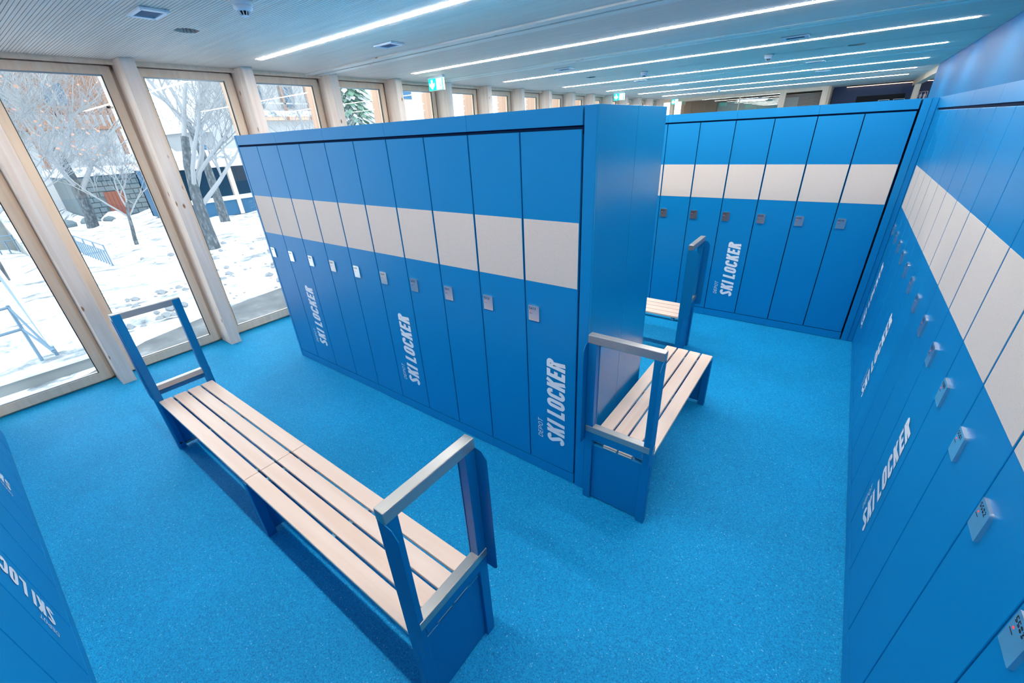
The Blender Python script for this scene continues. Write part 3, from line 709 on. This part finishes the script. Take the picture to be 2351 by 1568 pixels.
# stone building with red door
s = empty('stone_shed', (-37.2, 7.2, -1.9)); tag(s, 'low grey stone shed with a red-brown timber door and snowy roof', 'building')
rnd = random.Random(4)
MB().box(-5, -1.75, 0, -.06, 3.4, 2.75).build('core', STONE, s)
stones = MB()
for r_ in range(9):
    yy = -1.75+rnd.random()*.2
    while yy < 3.3:
        w_ = rnd.uniform(.25, .55); z0 = r_*.3
        if not (-.45 < yy+w_/2 < .62 and z0 < 1.75): stones.box(-.06, yy, z0+.02, rnd.uniform(-.01, .05), yy+w_-.03, z0+.28)
        yy += w_
stones.build('stone_courses', STONE, s, kind='stuff')
d = MB().box(-.03, -.4, .3, .02, .55, 1.75).build('door', REDW, s)
for k in range(5): MB().box(.02, -.4+k*.19, .3, .035, -.23+k*.19, 1.75).build('board', REDW, d)
MB().box(-5.2, -2.0, 2.72, .35, 3.7, 3.15).build('roof_snow', SNOW, s, .1)
# boulders left of the shed
for k, (x, yy, r) in enumerate(((-34, 5.15, .45), (-34.3, 4.2, .38), (-33.6, 3.4, .32), (-34.2, 6.0, .3))):
    mb = MB().lathe([(.1*r, 1.0*r), (.7*r, .8*r), (1.05*r, .4*r), (1.0*r, 0)], 0, 0, 7)
    o = mb.build('boulder', STONE, loc=(x, yy, tz(x)-.1)); tag(o, 'dark boulder in the snow left of the stone shed, %s' % ('largest', 'second largest', 'small leftmost', 'smallest beside the wall')[k], 'boulder', 'boulders by the shed')
# orange chalet top left
s = empty('timber_chalet', (-45, 4, 0)); tag(s, 'orange-brown timber chalet with balcony high behind the trees', 'building')
MB().box(-10, -12, -1.6, 0, 6.6, 4.6).build('base_wall', WHITEWALL, s)
MB().box(-10, -12, 4.6, 0, 6.6, 9.5).build('timber_wall', ORANGEW, s)
for k in range(6):
    wn = MB().box(0, -11+k*2.9, 5.2, .06, -9.9+k*2.9, 6.5).build('window', DBLUE, s); MB().box(.06, -10.5+k*2.9, 5.2, .1, -10.42+k*2.9, 6.5).build('glazing_bar', PALEW, wn)
MB().box(0, -12, 3.6, 1.6, 6.6, 3.8).build('balcony_floor', ORANGEW, s); MB().box(1.5, -12, 4.9, 1.65, 6.6, 5.05).build('balcony_rail', ORANGEW, s)
for k in range(46): MB().box(1.52, -12+k*.405, 3.8, 1.6, -11.8+k*.405, 4.9).build('balcony_board', ORANGEW, s)
for k in range(5): MB().box(1.4, -11.8+k*4.5, -1.5, 1.65, -11.55+k*4.5, 9.2).build('post', ORANGEW, s)
MB().box(-11, -13.5, 9.4, 3.0, 7.6, 9.7).build('roof', ORANGEW, s); MB().box(-11, -13.5, 9.7, 3.0, 7.6, 10.3).build('roof_snow', SNOW, s)
# snow-roofed long house behind shed
def house(loc, w_, d_, h, wallm, label, roofh=1.6, nwin=5, winm=None, name='snowy_house', cat='building'):
    s = empty(name, loc); tag(s, label, cat)
    MB().box(-d_, 0, 0, 0, w_, h).build('wall', wallm, s)
    MB().prism([(.7, h-.2), (.7, h+.1), (-d_/2, h+roofh), (-d_-.7, h+.1), (-d_-.7, h-.2)], 1, -.6, w_+.6).build('roof_snow', SNOW, s)
    for k in range(nwin):
        y0 = w_*(k+.5)/nwin-.45; f_ = MB().box(0, y0, h*.35, .05, y0+.9, h*.35+1.1).build('window', PALEW, s); MB().box(.05, y0+.08, h*.35+.08, .07, y0+.82, h*.35+1.02).build('pane', winm or DBLUE, f_)
    return s
house((-60, 7.5, -1.6), 9, 8, 3.0, GREYW, 'grey long house with a thick snowy roof behind the stone shed', 1.5)
house((-85, -18, 0), 22, 10, 4.2, WHITEWALL, 'pale house with a snowy roof far behind the left trees', 3)
house((-80, 27, 0), 16, 10, 4.5, GREYW, 'grey house with a snowy roof far up the street', 2.5)
# carport
s = empty('carport', (-25.5, 8.6, tz(-25.5))); tag(s, 'open carport with pale fascia, timber posts and dark blue interior', 'carport')
MB().box(-5, -1.4, 2.35, 0, 9, 2.75).build('fascia', PALEW, s); MB().box(-5.1, -1.5, 2.75, .1, 9.1, 3.15).build('roof_snow', SNOW, s, .08)
MB().box(-5, -1.4, 0, -4.8, 9, 2.35).build('back_wall', DBLUE, s); MB().box(-5, -1.4, 0, -.1, -1.25, 2.35).build('side_wall', DBLUE, s)
for yy in (-1.2, 1.2, 4.4, 8.6): MB().box(-.25, yy, 0, -.05, yy+.2, 2.35).build('post', PALEW, s)
MB().box(-.2, -1.0, .0, -.1, 8.6, .75).build('parapet', DBLUE, s); MB().box(-.28, -1.0, .75, -.02, 8.6, .95).build('parapet_cap', WHITEP, s)
# chalet with balcony posts, seen through third window
s = empty('balcony_chalet', (-40, 18.2, 0)); tag(s, 'white chalet with orange balcony posts and snowy balcony behind the third window', 'building')
MB().box(-8, 0, -1.8, -1.5, 9, 9).build('wall', WHITEWALL, s)
for k in range(3): w2 = MB().box(-1.5, 1+k*2.8, 4.9, -1.42, 2.3+k*2.8, 6.6).build('window', GREYW, s); MB().box(-1.42, 1.1+k*2.8, 5.0, -1.40, 2.2+k*2.8, 6.5).build('pane', DBLUE, w2)
MB().box(-1.5, 0, 3.9, 0, 9, 4.15).build('balcony_floor', LARCH, s); MB().box(-.1, 0, 4.15, .1, 9, 4.6).build('balcony_snow', SNOW, s, .08)
MB().box(-.05, 0, 5.1, .05, 9, 5.2).build('balcony_rail', WHITEWALL, s)
for yy in (3.2, 5.4, 8.6): MB().box(-.15, yy, 3.9, .05, yy+.22, 8.6).build('balcony_post', ORANGEW, s)
MB().box(-8, -.6, 8.6, .8, 9.6, 8.9).build('roof', ORANGEW, s); MB().box(-8, -.6, 8.9, .8, 9.6, 9.6).build('roof_snow', SNOW, s)
# big white slab house further
s = empty('white_gabled_house', (-60, 46, 0)); tag(s, 'large white snow-covered gable behind the fifth window', 'building')
MB().prism([(0, -2), (14, -2), (14, 9), (7, 15), (0, 9)], 0, -8, 0).build('wall', WHITEWALL, s)
MB().prism([(-1, 8), (7, 15), (15, 8), (15, 9), (7, 16.2), (-1, 9)], 0, -9, 1).build('roof_snow', SNOW, s)
w2 = MB().box(0, 6.0, 7.6, .1, 8, 9.2).build('window', GREYW, s); MB().box(.1, 6.1, 7.7, .12, 7.9, 9.1).build('pane', DBLUE, w2)
